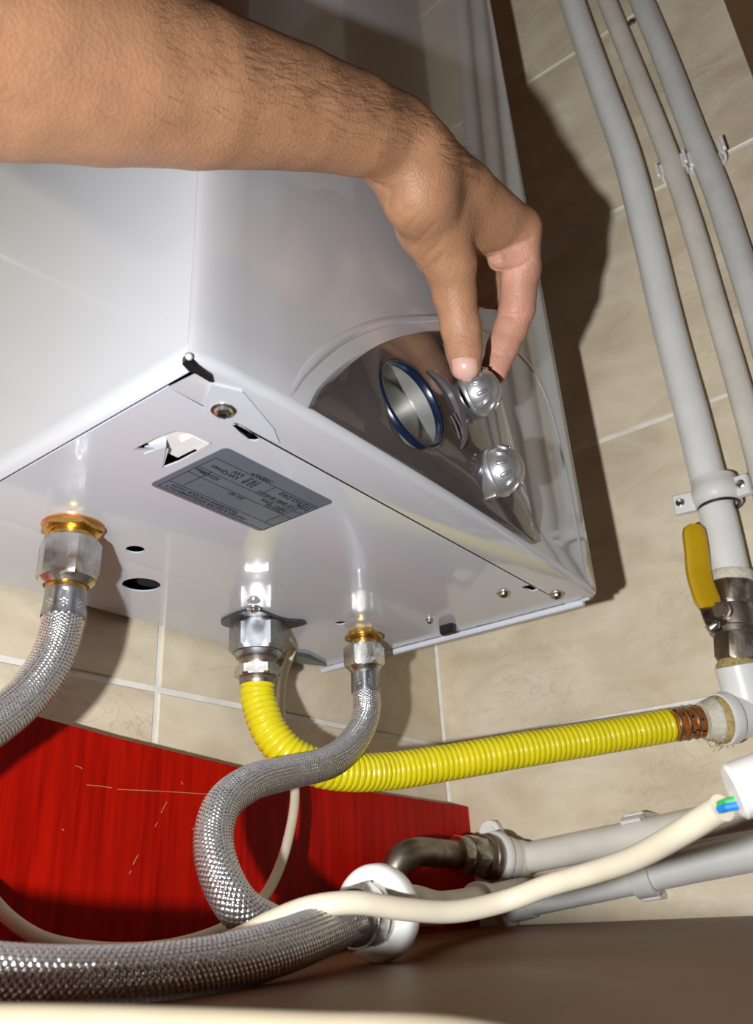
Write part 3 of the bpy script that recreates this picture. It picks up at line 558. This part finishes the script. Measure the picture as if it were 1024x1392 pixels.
# two thin pipes and their double clip
P2 = [(790, -90), (825, 0), (860, 87), (901, 190), (927, 262), (950, 335), (974, 420), (1006, 530), (1035, 640), (1055, 740)]
P3 = [(838, -80), (872, 0), (905, 80), (947, 190), (976, 262), (1000, 335), (1027, 420), (1060, 540), (1085, 640)]
p2 = MB().tube(ext(spline([onX(a, b, -.02) for a, b in P2], .008), .45, .22), .0118, 28).build('water_pipe', PIPE2); tag(p2, 'thin cream plastic pipe, middle of the three running down the right wall', 'pipe')
p3 = MB().tube(ext(spline([onX(a, b, -.02) for a, b in P3], .008), .45, .12), .0140, 28).build('water_pipe', PIPE3); tag(p3, 'thin greyish pipe nearest the right picture edge on the right wall', 'pipe')
dc = thing('pipe_clip', 'white double plastic clip holding the two thin pipes to the right wall', 'clip', onX(938, 225, 0))
for (cx_, cy_), r in (((916, 229), .0122), ((964, 213), .0144)):
    c = onX(cx_, cy_, -.02); vs = []; n = 26; mb = MB()
    for zz_ in (-.009, .009):
        for k in range(n+1):
            a = math.radians(60+240*k/n)          # opening towards the room (-X)
            for rr2 in (r, r+.003): vs.append(c+V((-math.cos(a)*rr2*-1*-1, math.sin(a)*rr2, zz_)))
    m = 2*(n+1); fs = []
    for k in range(n): i = 2*k; fs += [(i, i+1, i+3, i+2), (m+i, m+i+2, m+i+3, m+i+1), (i+1, m+i+1, m+i+3, i+3), (i, i+2, m+i+2, m+i)]
    fs += [(0, m, m+1, 1), (m-2, m-1, 2*m-1, 2*m-2)]
    mb.add(vs, fs); mb.box(c+V((.012, 0, 0)), (.016, .012, .018), bev=.001)
    for sg in (-1, 1): mb.box(c+V((-.009, sg*(r+.0035), 0)), (.006, .004, .020), bev=.001)
    mb.build('clip_arm', WHITE, dc)
MB().box(onX(940, 222, -.004), (.008, .040, .022), bev=.001).build('clip_base', WHITE, dc)
ws = thing('wall_plug_screw', 'small dark screw in the tile joint between the thin pipes', 'screw', onX(860, 30, 0))
MB().lathe(onX(860, 31, 0), (-1, 0, 0), [(-.006, .0025), (.001, .0025), (.0015, .0055), (.003, .005), (.004, .0025)], 16).build('screw_head', ZINC, ws)
# pipes low on the right wall
U = [(690, 1172), (709, 1168), (795, 1151), (870, 1137), (937, 1123), (1040, 1102), (1100, 1090)]; Lw = [(690, 1228), (719, 1222), (790, 1207), (864, 1191), (940, 1175), (1040, 1155), (1100, 1143)]
UX = -.045
lp = thing('water_pipe', 'cream plastic pipe low on the right wall, upper of the two', 'pipe', onX(800, 1150, UX))
MB().tube(ext(spline([onX(a, b, UX) for a, b in U[1:]], .008), 0, .45), .0135, 28).build('pipe', PIPE2, lp)
fb = onX(709, 1167, UX); fbd = float(RM[2] @ (fb-CAM)); fd = unit(D(592, 1160, fbd-.048)-fb)
stack_nut(lp, fb, fd, [('socket', 'cyl', PIPE2, -.004, .014, .0162, .0165), ('socket_body', 'cyl', PIPE2, .013, .028, .0185, .0190), ('socket_rim', 'cyl', WHITE, .026, .034, .0225, .0225)])
MB().hexnut(onX(671, 1133, -.010), (-1, -.2, .1), -.008, .012, .0105).lathe(onX(671, 1133, -.010), (-1, -.2, .1), [(.012, .006), (.0145, .0055), (.0145, .003)], 20).build('fixing_lug', WHITE, lp)
lq = thing('water_pipe', 'grey shaded plastic pipe low on the right wall, lower of the two', 'pipe', onX(800, 1205, -.02))
MB().tube(ext(spline([onX(a, b, -.02) for a, b in Lw], .008), 0, .45), .0150, 28).build('pipe', PIPE3, lq)
cdl = unit(onX(690, 1228, -.02)-onX(790, 1207, -.02))
stack_nut(lq, onX(722, 1221, -.02), cdl, [('socket', 'cyl', PIPE3, 0, .026, .0175, .0175), ('socket_rim', 'cyl', PIPE2, .024, .030, .0215, .0215)])
ringo = go+ga*.026
bpx = thing('water_pipe', 'short cream pipe running from the white collar ring into the corner', 'pipe', D(655, 1224, .62))
MB().tube(spline([ringo+ga*.008, ringo+ga*.026, D(600, 1234, .52), D(655, 1222, .64), D(715, 1207, .765)], .006), .0098, 24).build('pipe', PIPE2, bpx)
MB().lathe(D(648, 1223.5, .625), unit(D(700, 1211, .735)-D(600, 1234, .52)), [(0, .0100), (.001, .0128), (.007, .0130), (.008, .0120), (.026, .0120), (.0265, .0100)], 32).build('socket', PIPE2, bpx)
for nm, lab, ctr_, x_, par in (('pipe_clip', 'small white clip gripping the upper low pipe on the right wall', (868, 1137), UX, .0142), ('pipe_clip', 'grey clip strap around the lower low pipe on the right wall', (876, 1189), -.02, .0155)):
    c = onX(*ctr_, x_); e = thing(nm, lab, 'clip', c); dr = unit(onX(937, 1123, -.02)-onX(795, 1151, -.02)); yy = unit(np.cross(dr, (1, 0, 0))); vs = []; n = 26; mm = WHITE if par < .015 else PIPE3
    for k in range(n+1):
        a = math.radians(-130+260*k/n) if mm is PIPE3 else math.radians(50+260*k/n)
        for rr2 in (par, par+.0032):
            for q in (-.009, .009): vs.append(c+(V((-1, 0, 0))*math.cos(a)+yy*math.sin(a))*rr2+dr*q)
    fs = []
    for k in range(n): i = 4*k; fs += [(i, i+4, i+5, i+1), (i+2, i+3, i+7, i+6), (i, i+2, i+6, i+4), (i+1, i+5, i+7, i+3)]
    fs += [(0, 1, 3, 2), (4*n, 4*n+2, 4*n+3, 4*n+1)]
    MB().add(vs, fs).build('strap', mm, e)
    for sg in (-1, 1): MB().box(c+V((-x_/2, 0, 0))+yy*sg*(par+.002), (-x_, .007, .018), [(1, 0, 0), yy, dr], bev=.001).build('foot', mm, e)
# chrome elbow joining the upper low pipe
eb = thing('pipe_elbow', 'dull chrome elbow with hex collars joining the upper low pipe', 'fitting', D(600, 1170, .72))
stack_nut(eb, fb, fd, [('thread_neck', 'cyl', NICKEL, .033, .041, .0192, .0190), ('thread_ring', 'cyl', NICKEL, .040, .043, .0198, .0198), ('thread_neck', 'cyl', NICKEL, .042, .049, .0188, .0185), ('hex_collar', 'hex', CHROME, .048, .064, .0162, 0), ('inner_ring', 'cyl', CHROME, .064, .068, .0150, .0150), ('hex_collar', 'hex', CHROME, .068, .077, .0155, 0)], x=(0, 0, 1))
es = fb+fd*.075
MB().tube(spline([es, es+fd*.014, D(560, 1159, fbd-.072), D(543, 1169, fbd-.08), D(534, 1187, fbd-.085), D(529, 1212, fbd-.09), D(525, 1238, fbd-.095)], .003), .0118, 28).build('elbow_bend', NICKEL, eb)
# white escutcheon ring behind the hose nut
er_ = thing('pipe_collar', 'white plastic collar ring around the hose nut above the worktop', 'collar', ringo)
MB().lathe(ringo-ga*.007, ga, [(.002, .0125), (0, .0140), (0, .0185), (.0012, .0208), (.0035, .0216), (.0085, .0216), (.0115, .0205), (.0135, .0175), (.014, .0105)], 48, cap=False).build('ring', WHITE, er_, 50)

# ------------------------------------------------------------------ cables
cb = thing('power_cable', 'thick cream electric cable crossing the hose nut to the white plug', 'cable', D(620, 1240, .37))
pth = [(982, 1098, .291), (970, 1105, .295), (930, 1130, .308), (862, 1167, .335), (800, 1188, .358), (745, 1204, .374), (690, 1224, .382), (620, 1239, .374), (550, 1236, .362), (480, 1227, .352), (420, 1234, .350), (370, 1253, .352), (325, 1276, .358), (270, 1296, .372), (215, 1302, .395)]
MB().tube(spline(pxpath(pth), .003), .0048, 20).build('sheath', CABLE, cb)
MB().tube(pxpath([(978, 1094, .289), (988, 1090, .286), (1004, 1086, .285)]), .0013, 10).build('green_core', GREEN, cb)
MB().tube(pxpath([(979, 1100, .289), (989, 1097, .285), (1006, 1094, .284)]), .0016, 10).build('blue_core', BLUEW, cb)
tc_ = thing('thin_cable', 'thin cream cable dropping behind the hoses and sagging along the red panel', 'cable', (-.284, -.03, 0))
tp = [np.array((-.2845, -.0335, .003))]+pxpath([(384, 925, .69), (383, 985, .675), (395, 1035, .65), (401, 1080, .618), (392, 1140, .575), (374, 1193, .535), (347, 1233, .495), (300, 1265, .455), (220, 1288, .425), (130, 1290, .41), (60, 1277, .408), (15, 1250, .412), (-25, 1205, .425), (-60, 1150, .45)])
MB().tube(spline(tp, .003), .0036, 16).build('sheath', CABLE, tc_)
nc = MB().tube(spline(pxpath([(-420, 1406, .163), (-200, 1400, .159), (0, 1400, .157), (200, 1404, .156), (420, 1411, .158), (640, 1420, .160), (860, 1475, .165)]), .003), .0045, 24).build('near_cable', mat('dimmed_cream_cable', (.50, .42, .29), .5, var=.15)); tag(nc, 'blurred cream cable right along the bottom edge, closest to the lens', 'cable')  # cream darkened in the base colour, to look dimmer so near the flash
pg = thing('plug', 'white plastic plug body cut by the right edge, cable entering it', 'plug', D(1000, 1072, .28))
pa = unit(D(1090, 1047, .282)-D(990, 1079, .284)); po2 = D(996, 1077, .284)
MB().lathe(po2, pa, [(0, .0002), (.0001, .0084), (.0012, .0096), (.012, .0101), (.030, .0106), (.034, .0112), (.055, .0112), (.058, .0104)], 40).build('body', WHITE, pg)

# ------------------------------------------------------------------ person: forearm and hand reaching for the upper knob
def cam(x, y, d): return np.array([(x-512)/FOC*d, -(y-696)/FOC*d, d])
PR = []
def cone(a, ra, b, rb, k): PR.append((cam(*a), ra, cam(*b), rb, k))
arm = [((-330, -20, .238), .0405), ((-150, 20, .262), .0415), ((0, 58, .286), .0385), ((130, 88, .3105), .0358), ((262, 118, .340), .0320), ((400, 147, .378), .0268), ((480, 168, .405), .0240), ((535, 188, .428), .0220)]
for (a, ra), (b, rb) in zip(arm, arm[1:]): cone(a, ra, b, rb, .002)
cone((-330, -20, .238), .0405, (-900, -420, .21), .046, .004)                                  # elbow and upper arm, out of view
cone((480, 172, .418), .020, (548, 205, .452), .0185, .006)                                  # ulna side
cone((535, 188, .428), .0215, (568, 215, .436), .0195, .004)
Wi = [((566, 208, .430), .0180), ((565, 208, .446), .0175), ((556, 212, .460), .0165), ((545, 222, .472), .0145)]
MC = [((704, 312, .505), .0138), ((702, 318, .527), .0136), ((690, 335, .547), .0126), ((666, 350, .562), .0115)]
for (a, ra), (b, rb) in zip(Wi, MC): cone(a, ra, ((a[0]+b[0])/2-2, (a[1]+b[1])/2-3, (a[2]+b[2])/2), .0155 if ra > .015 else .0135, .006); cone(((a[0]+b[0])/2-2, (a[1]+b[1])/2-3, (a[2]+b[2])/2), .0155 if ra > .015 else .0135, b, rb, .004)
TC, TM, TI, TT = (570, 264, .440), (612, 360, .474), (627, 447, .484), (633, 497, .480)
cone((548, 215, .436), .0190, TC, .0185, .012); cone(TC, .0185, (596, 320, .466), .0165, .010); cone((596, 320, .466), .0165, TM, .0150, .008)
cone((575, 300, .470), .017, (600, 345, .50), .014, .010)                                     # palm-side thenar pad
cone((606, 290, .466), .0165, (668, 305, .492), .0125, .008)                                  # first web
cone((625, 312, .478), .0120, (668, 325, .498), .0105, .006)
cone(TM, .0148, (618, 400, .480), .0121, .004); cone((618, 400, .480), .0124, TI, .0114, .004); cone(TI, .0114, (631, 475, .483), .0102, .004); cone((631, 475, .483), .0106, TT, .0094, .004)
IP, ID, IT = (703, 420, .515), (684, 471, .516), (671, 506, .513)
cone(MC[0][0], .0138, (708, 365, .511), .0125, .005); cone((708, 365, .511), .0122, IP, .0112, .003); cone(IP, .0112, (694, 447, .5165), .0104, .003); cone((694, 447, .5165), .0104, ID, .0098, .003); cone(ID, .0098, IT, .0086, .003)
cone((680, 352, .502), .0078, (712, 356, .506), .0085, .003)                                   # fold of skin below the web
mid = [(MC[1][0], .0130), ((693, 402, .562), .0110), ((664, 400, .582), .0096), ((640, 375, .572), .0085)]
rin = [(MC[2][0], .0122), ((668, 395, .575), .0104), ((630, 400, .575), .0092), ((600, 384, .548), .0080)]
pin = [(MC[3][0], .0112), ((636, 385, .580), .0092), ((598, 380, .562), .0082), ((574, 358, .530), .0074)]
for ch in (mid, rin, pin):
    for (a, ra), (b, rb) in zip(ch, ch[1:]): cone(a, ra, b, rb, .003)
CREASE = []                                                                                     # (polyline of pixels, depth guess, groove depth, width)
def capd(P, a, ra, b, rb):
    ba = b-a; L2 = float(ba@ba); pa = P-a; h = np.clip((pa@ba)/L2, 0, 1); return np.linalg.norm(pa-h[..., None]*ba, axis=-1)-(ra+(rb-ra)*h)
def smin(a, b, k): h = np.clip(.5+.5*(b-a)/k, 0, 1); return b+(a-b)*h-k*h*(1-h)
def sdf(P):
    d = None
    for a, ra, b, rb, k in PR: q = capd(P, a, ra, b, rb); d = q if d is None else smin(d, q, k)
    return d
def hit(x, y, d0=.2, d1=.62):                                  # first point of the figure along a line of sight (camera frame)
    r = cam(x, y, 1.0); t = d0; nr = np.linalg.norm(r)
    for _ in range(90):
        v = float(sdf((r*t)[None])[0])
        if v < 5e-5: return r*t
        t += max(v*.7, 2e-4)/nr
        if t > d1: return None
    return r*t
def grad(p, e=5e-4): return unit([float((sdf((p+V(q)*e)[None])-sdf((p-V(q)*e)[None]))[0]) for q in ((1, 0, 0), (0, 1, 0), (0, 0, 1))])
def ax_pts(segs):
    o = []
    for a, b, h in segs: o.append(np.arange(a, b, h))
    return np.concatenate(o)
gx_ = ax_pts([(-.26, -.02, .0035), (-.02, .005, .002), (.005, .125, .00105)])
gy_ = ax_pts([(.03, .075, .0035) if False else (.02, .072, .0030), (.072, .21, .00115), (.21, .235, .003)])
gz_ = ax_pts([(.11, .33, .0035), (.33, .40, .002), (.40, .605, .00115)])
F = np.full((len(gx_), len(gy_), len(gz_)), 1.0, np.float32)
for a, ra, b, rb, k in PR:
    r_ = max(ra, rb)+.009; lo_, hi_ = np.minimum(a, b)-r_, np.maximum(a, b)+r_
    sl_ = tuple(slice(max(0, np.searchsorted(g, l)-1), np.searchsorted(g, h)+1) for g, l, h in zip((gx_, gy_, gz_), lo_, hi_))
    X3, Y3, Z3 = np.meshgrid(gx_[sl_[0]], gy_[sl_[1]], gz_[sl_[2]], indexing='ij')
    if X3.size == 0: continue
    F[sl_] = smin(F[sl_], capd(np.stack([X3, Y3, Z3], -1), a, ra, b, rb), k)
# creases: grooves cut where the skin folds
def groove(px, dep, wid, r=.004):
    pts = [hit(*q) for q in px]; pts = [p for p in pts if p is not None]
    for a, b in zip(pts, pts[1:]):
        lo_, hi_ = np.minimum(a, b)-r, np.maximum(a, b)+r
        sl_ = tuple(slice(max(0, np.searchsorted(g, l)-1), np.searchsorted(g, h)+1) for g, l, h in zip((gx_, gy_, gz_), lo_, hi_))
        X3, Y3, Z3 = np.meshgrid(gx_[sl_[0]], gy_[sl_[1]], gz_[sl_[2]], indexing='ij')
        F[sl_] += (dep*np.exp(-((capd(np.stack([X3, Y3, Z3], -1), a, 0, b, 0)/wid)**2))).astype(np.float32)
for pxs, dp, wd in [
    ([(604, 452), (618, 455), (634, 455), (646, 451)], .0007, .0011), ([(606, 444), (620, 447), (642, 445)], .0005, .001), ([(606, 460), (622, 463), (644, 459)], .0005, .001),
    ([(683, 428), (696, 429), (712, 426)], .0010, .0012), ([(684, 424), (700, 434)], .0005, .001), ([(668, 479), (680, 483), (694, 482)], .0008, .0011),
    ([(664, 345), (685, 341), (708, 331), (722, 324)], .0016, .0013), ([(668, 350), (690, 348), (716, 340)], .0010, .0011), ([(668, 362), (688, 368), (708, 363), (722, 352)], .0012, .0012),
    ([(579, 368), (590, 358), (604, 346)], .0008, .0012), ([(572, 356), (586, 342), (600, 328)], .0007, .0012), ([(561, 334), (576, 320), (590, 306)], .0006, .0012), ([(582, 374), (592, 364), (598, 356)], .0007, .0011), ([(549, 312), (566, 298)], .0005, .0012), ([(540, 296), (556, 284)], .0005, .0012),
    ([(497, 243), (515, 252), (530, 258)], .0010, .0016), ([(528, 282), (530, 262), (545, 252)], .0007, .0014)]: groove(pxs, dp, wd)
def surface_nets(F, g):
    S = F < 0; nx, ny, nz = F.shape; c = np.zeros((nx-1, ny-1, nz-1), np.int8)
    for i in (0, 1):
        for j in (0, 1):
            for k in (0, 1): c += S[i:nx-1+i, j:ny-1+j, k:nz-1+k]
    act = (c > 0) & (c < 8); I = np.argwhere(act); idx = np.full(act.shape, -1, np.int64); idx[act] = np.arange(len(I))
    acc = np.zeros((len(I), 3)); cnt = np.zeros(len(I)); G = [np.asarray(q) for q in g]
    for ax in range(3):
        o1, o2 = [q for q in range(3) if q != ax]
        for p in (0, 1):
            for q in (0, 1):
                a = I.copy(); a[:, o1] += p; a[:, o2] += q; b = a.copy(); b[:, ax] += 1
                fa = F[tuple(a.T)].astype(float); fb = F[tuple(b.T)].astype(float); m = (fa < 0) != (fb < 0); t = np.where(m, fa/np.where(m, fa-fb, 1), 0)
                pa = np.stack([G[d][a[:, d]] for d in range(3)], 1); pb = np.stack([G[d][b[:, d]] for d in range(3)], 1)
                acc += np.where(m[:, None], pa+(pb-pa)*t[:, None], 0); cnt += m
    Vt = acc/cnt[:, None]; Q = []
    for ax in range(3):
        o1, o2 = [(1, 2), (2, 0), (0, 1)][ax]; a = [slice(None)]*3; b = [slice(None)]*3; a[ax] = slice(0, -1); b[ax] = slice(1, None)
        s0, s1 = S[tuple(a)], S[tuple(b)]; E = np.argwhere(s0 != s1); E = E[(E[:, o1] > 0) & (E[:, o2] > 0) & (E[:, o1] < F.shape[o1]-1) & (E[:, o2] < F.shape[o2]-1)]
        fl_ = s0[tuple(E.T)]; qd = []
        for p, q in ((1, 1), (0, 1), (0, 0), (1, 0)):
            e = E.copy(); e[:, o1] -= p; e[:, o2] -= q; qd.append(idx[tuple(e.T)])
        qd = np.stack(qd, 1); qd[~fl_] = qd[~fl_][:, ::-1]; Q.append(qd)
    return Vt, np.concatenate(Q)
hv, hq = surface_nets(F, (gx_, gy_, gz_))
e0 = np.concatenate([hq[:, [0, 1]], hq[:, [1, 2]], hq[:, [2, 3]], hq[:, [3, 0]]])
for _ in range(2):
    s_ = np.zeros_like(hv); c_ = np.zeros(len(hv)); np.add.at(s_, e0[:, 0], hv[e0[:, 1]]); np.add.at(c_, e0[:, 0], 1); np.add.at(s_, e0[:, 1], hv[e0[:, 0]]); np.add.at(c_, e0[:, 1], 1); hv = hv*.6+.4*s_/c_[:, None]
def tow(p): return CAM+np.asarray(p) @ RM
me = bpy.data.meshes.new('person'); me.from_pydata(tow(hv), [], hq.tolist()); me.validate(); me.update(); me.polygons.foreach_set('use_smooth', [True]*len(me.polygons))
tone = np.tile(V((.42, .214, .114)), (len(hv), 1))
def wash(segs, rad, col, amt):
    d = np.min([capd(hv, cam(*a), 0, cam(*b), 0) for a, b in segs], axis=0); h = np.clip(1.6-d/rad, 0, 1)[:, None]*amt; tone[:] = tone*(1-h)+V(col)*h
wash([(MC[0][0], IP), (IP, ID), (ID, IT)], .0105, (.72, .36, .29), .8)
wash([((680, 352, .502), (712, 356, .506))], .009, (.72, .36, .28), .6)
wash([(rin[1][0], rin[2][0]), (rin[2][0], rin[3][0]), (pin[1][0], pin[2][0]), (pin[2][0], pin[3][0]), (mid[1][0], mid[2][0]), (mid[2][0], mid[3][0])], .010, (.62, .30, .22), .7)
wash([(TI, TT)], .010, (.60, .31, .21), .6); wash([((498, 246, .44), (560, 340, .485))], .010, (.62, .36, .26), .6)
ca_ = me.color_attributes.new('tone', 'FLOAT_COLOR', 'POINT'); ca_.data.foreach_set('color', np.concatenate([tone, np.ones((len(hv), 1))], 1).astype(np.float32).ravel())
pe = obj('person', me, SKIN); tag(pe, 'bare tanned forearm and hand of a person turning the upper knob', 'person')
# thumbnail
rows_, cols_ = 13, 11; vs = []; 
for i in range(rows_):
    t = i/(rows_-1); cx_ = 631.5+1.5*t; cy_ = 486+31*t; hw_ = 16.5*(1-.06*t)*(1 if t < .62 else math.sqrt(max(.02, 1-((t-.62)/.40)**2)))
    for j in range(cols_):
        s_ = -1+2*j/(cols_-1); yy_ = cy_-3*s_*s_*(1-t)*-1*(1 if t < .2 else 1)+1.5*s_*s_*0
        p = hit(cx_+hw_*s_, yy_)
        if p is None: p = hit(cx_+hw_*s_*.8, yy_-4)
        if p is None: p = cam(cx_+hw_*s_, yy_, .52)
        g_ = grad(p); vs.append(tow(p+g_*(.0008*(1-.75*abs(s_)**3))*(.45+.55*min(1, t*4))))
nf = [(i*cols_+j, i*cols_+j+1, (i+1)*cols_+j+1, (i+1)*cols_+j) for i in range(rows_-1) for j in range(cols_-1)]
nl = MB().add(vs, [f[::-1] for f in nf]).build('thumb_nail', NAIL, pe, 80); nl['label'] = 'pale pink thumb nail'
# forearm hairs
hb = MB()
for _ in range(1100):
    x = rng.uniform(60, 640); top_ = np.interp(x, [0, 240, 350, 480, 560, 640], [-100, 0, 45, 100, 142, 205]); h_ = np.interp(x, [0, 400, 560, 640], [190, 120, 70, 45]); y = top_+2+abs(rng.normal(0, .42))*h_
    if y < -6: continue
    p = hit(x, y)
    if p is None: continue
    g_ = grad(p); dr = unit(cam(x+40, y+rng.normal(16, 14), p[2]+.012)-cam(x, y, p[2])); L_ = rng.uniform(.006, .014)
    q1 = p+dr*L_*.5+g_*.0005; q2 = p+dr*L_+g_*.0006+V(rng.normal(0, .0009, 3))
    hb.tube([tow(p-g_*.0004), tow(q1), tow(q2)], [.00004, .000035, .000015], 3, cap=False)
tag(hb.build('arm_hair', HAIRM, pe), kind='stuff')
for o in list(bpy.data.objects):
    if '_o' in o: del o['_o']
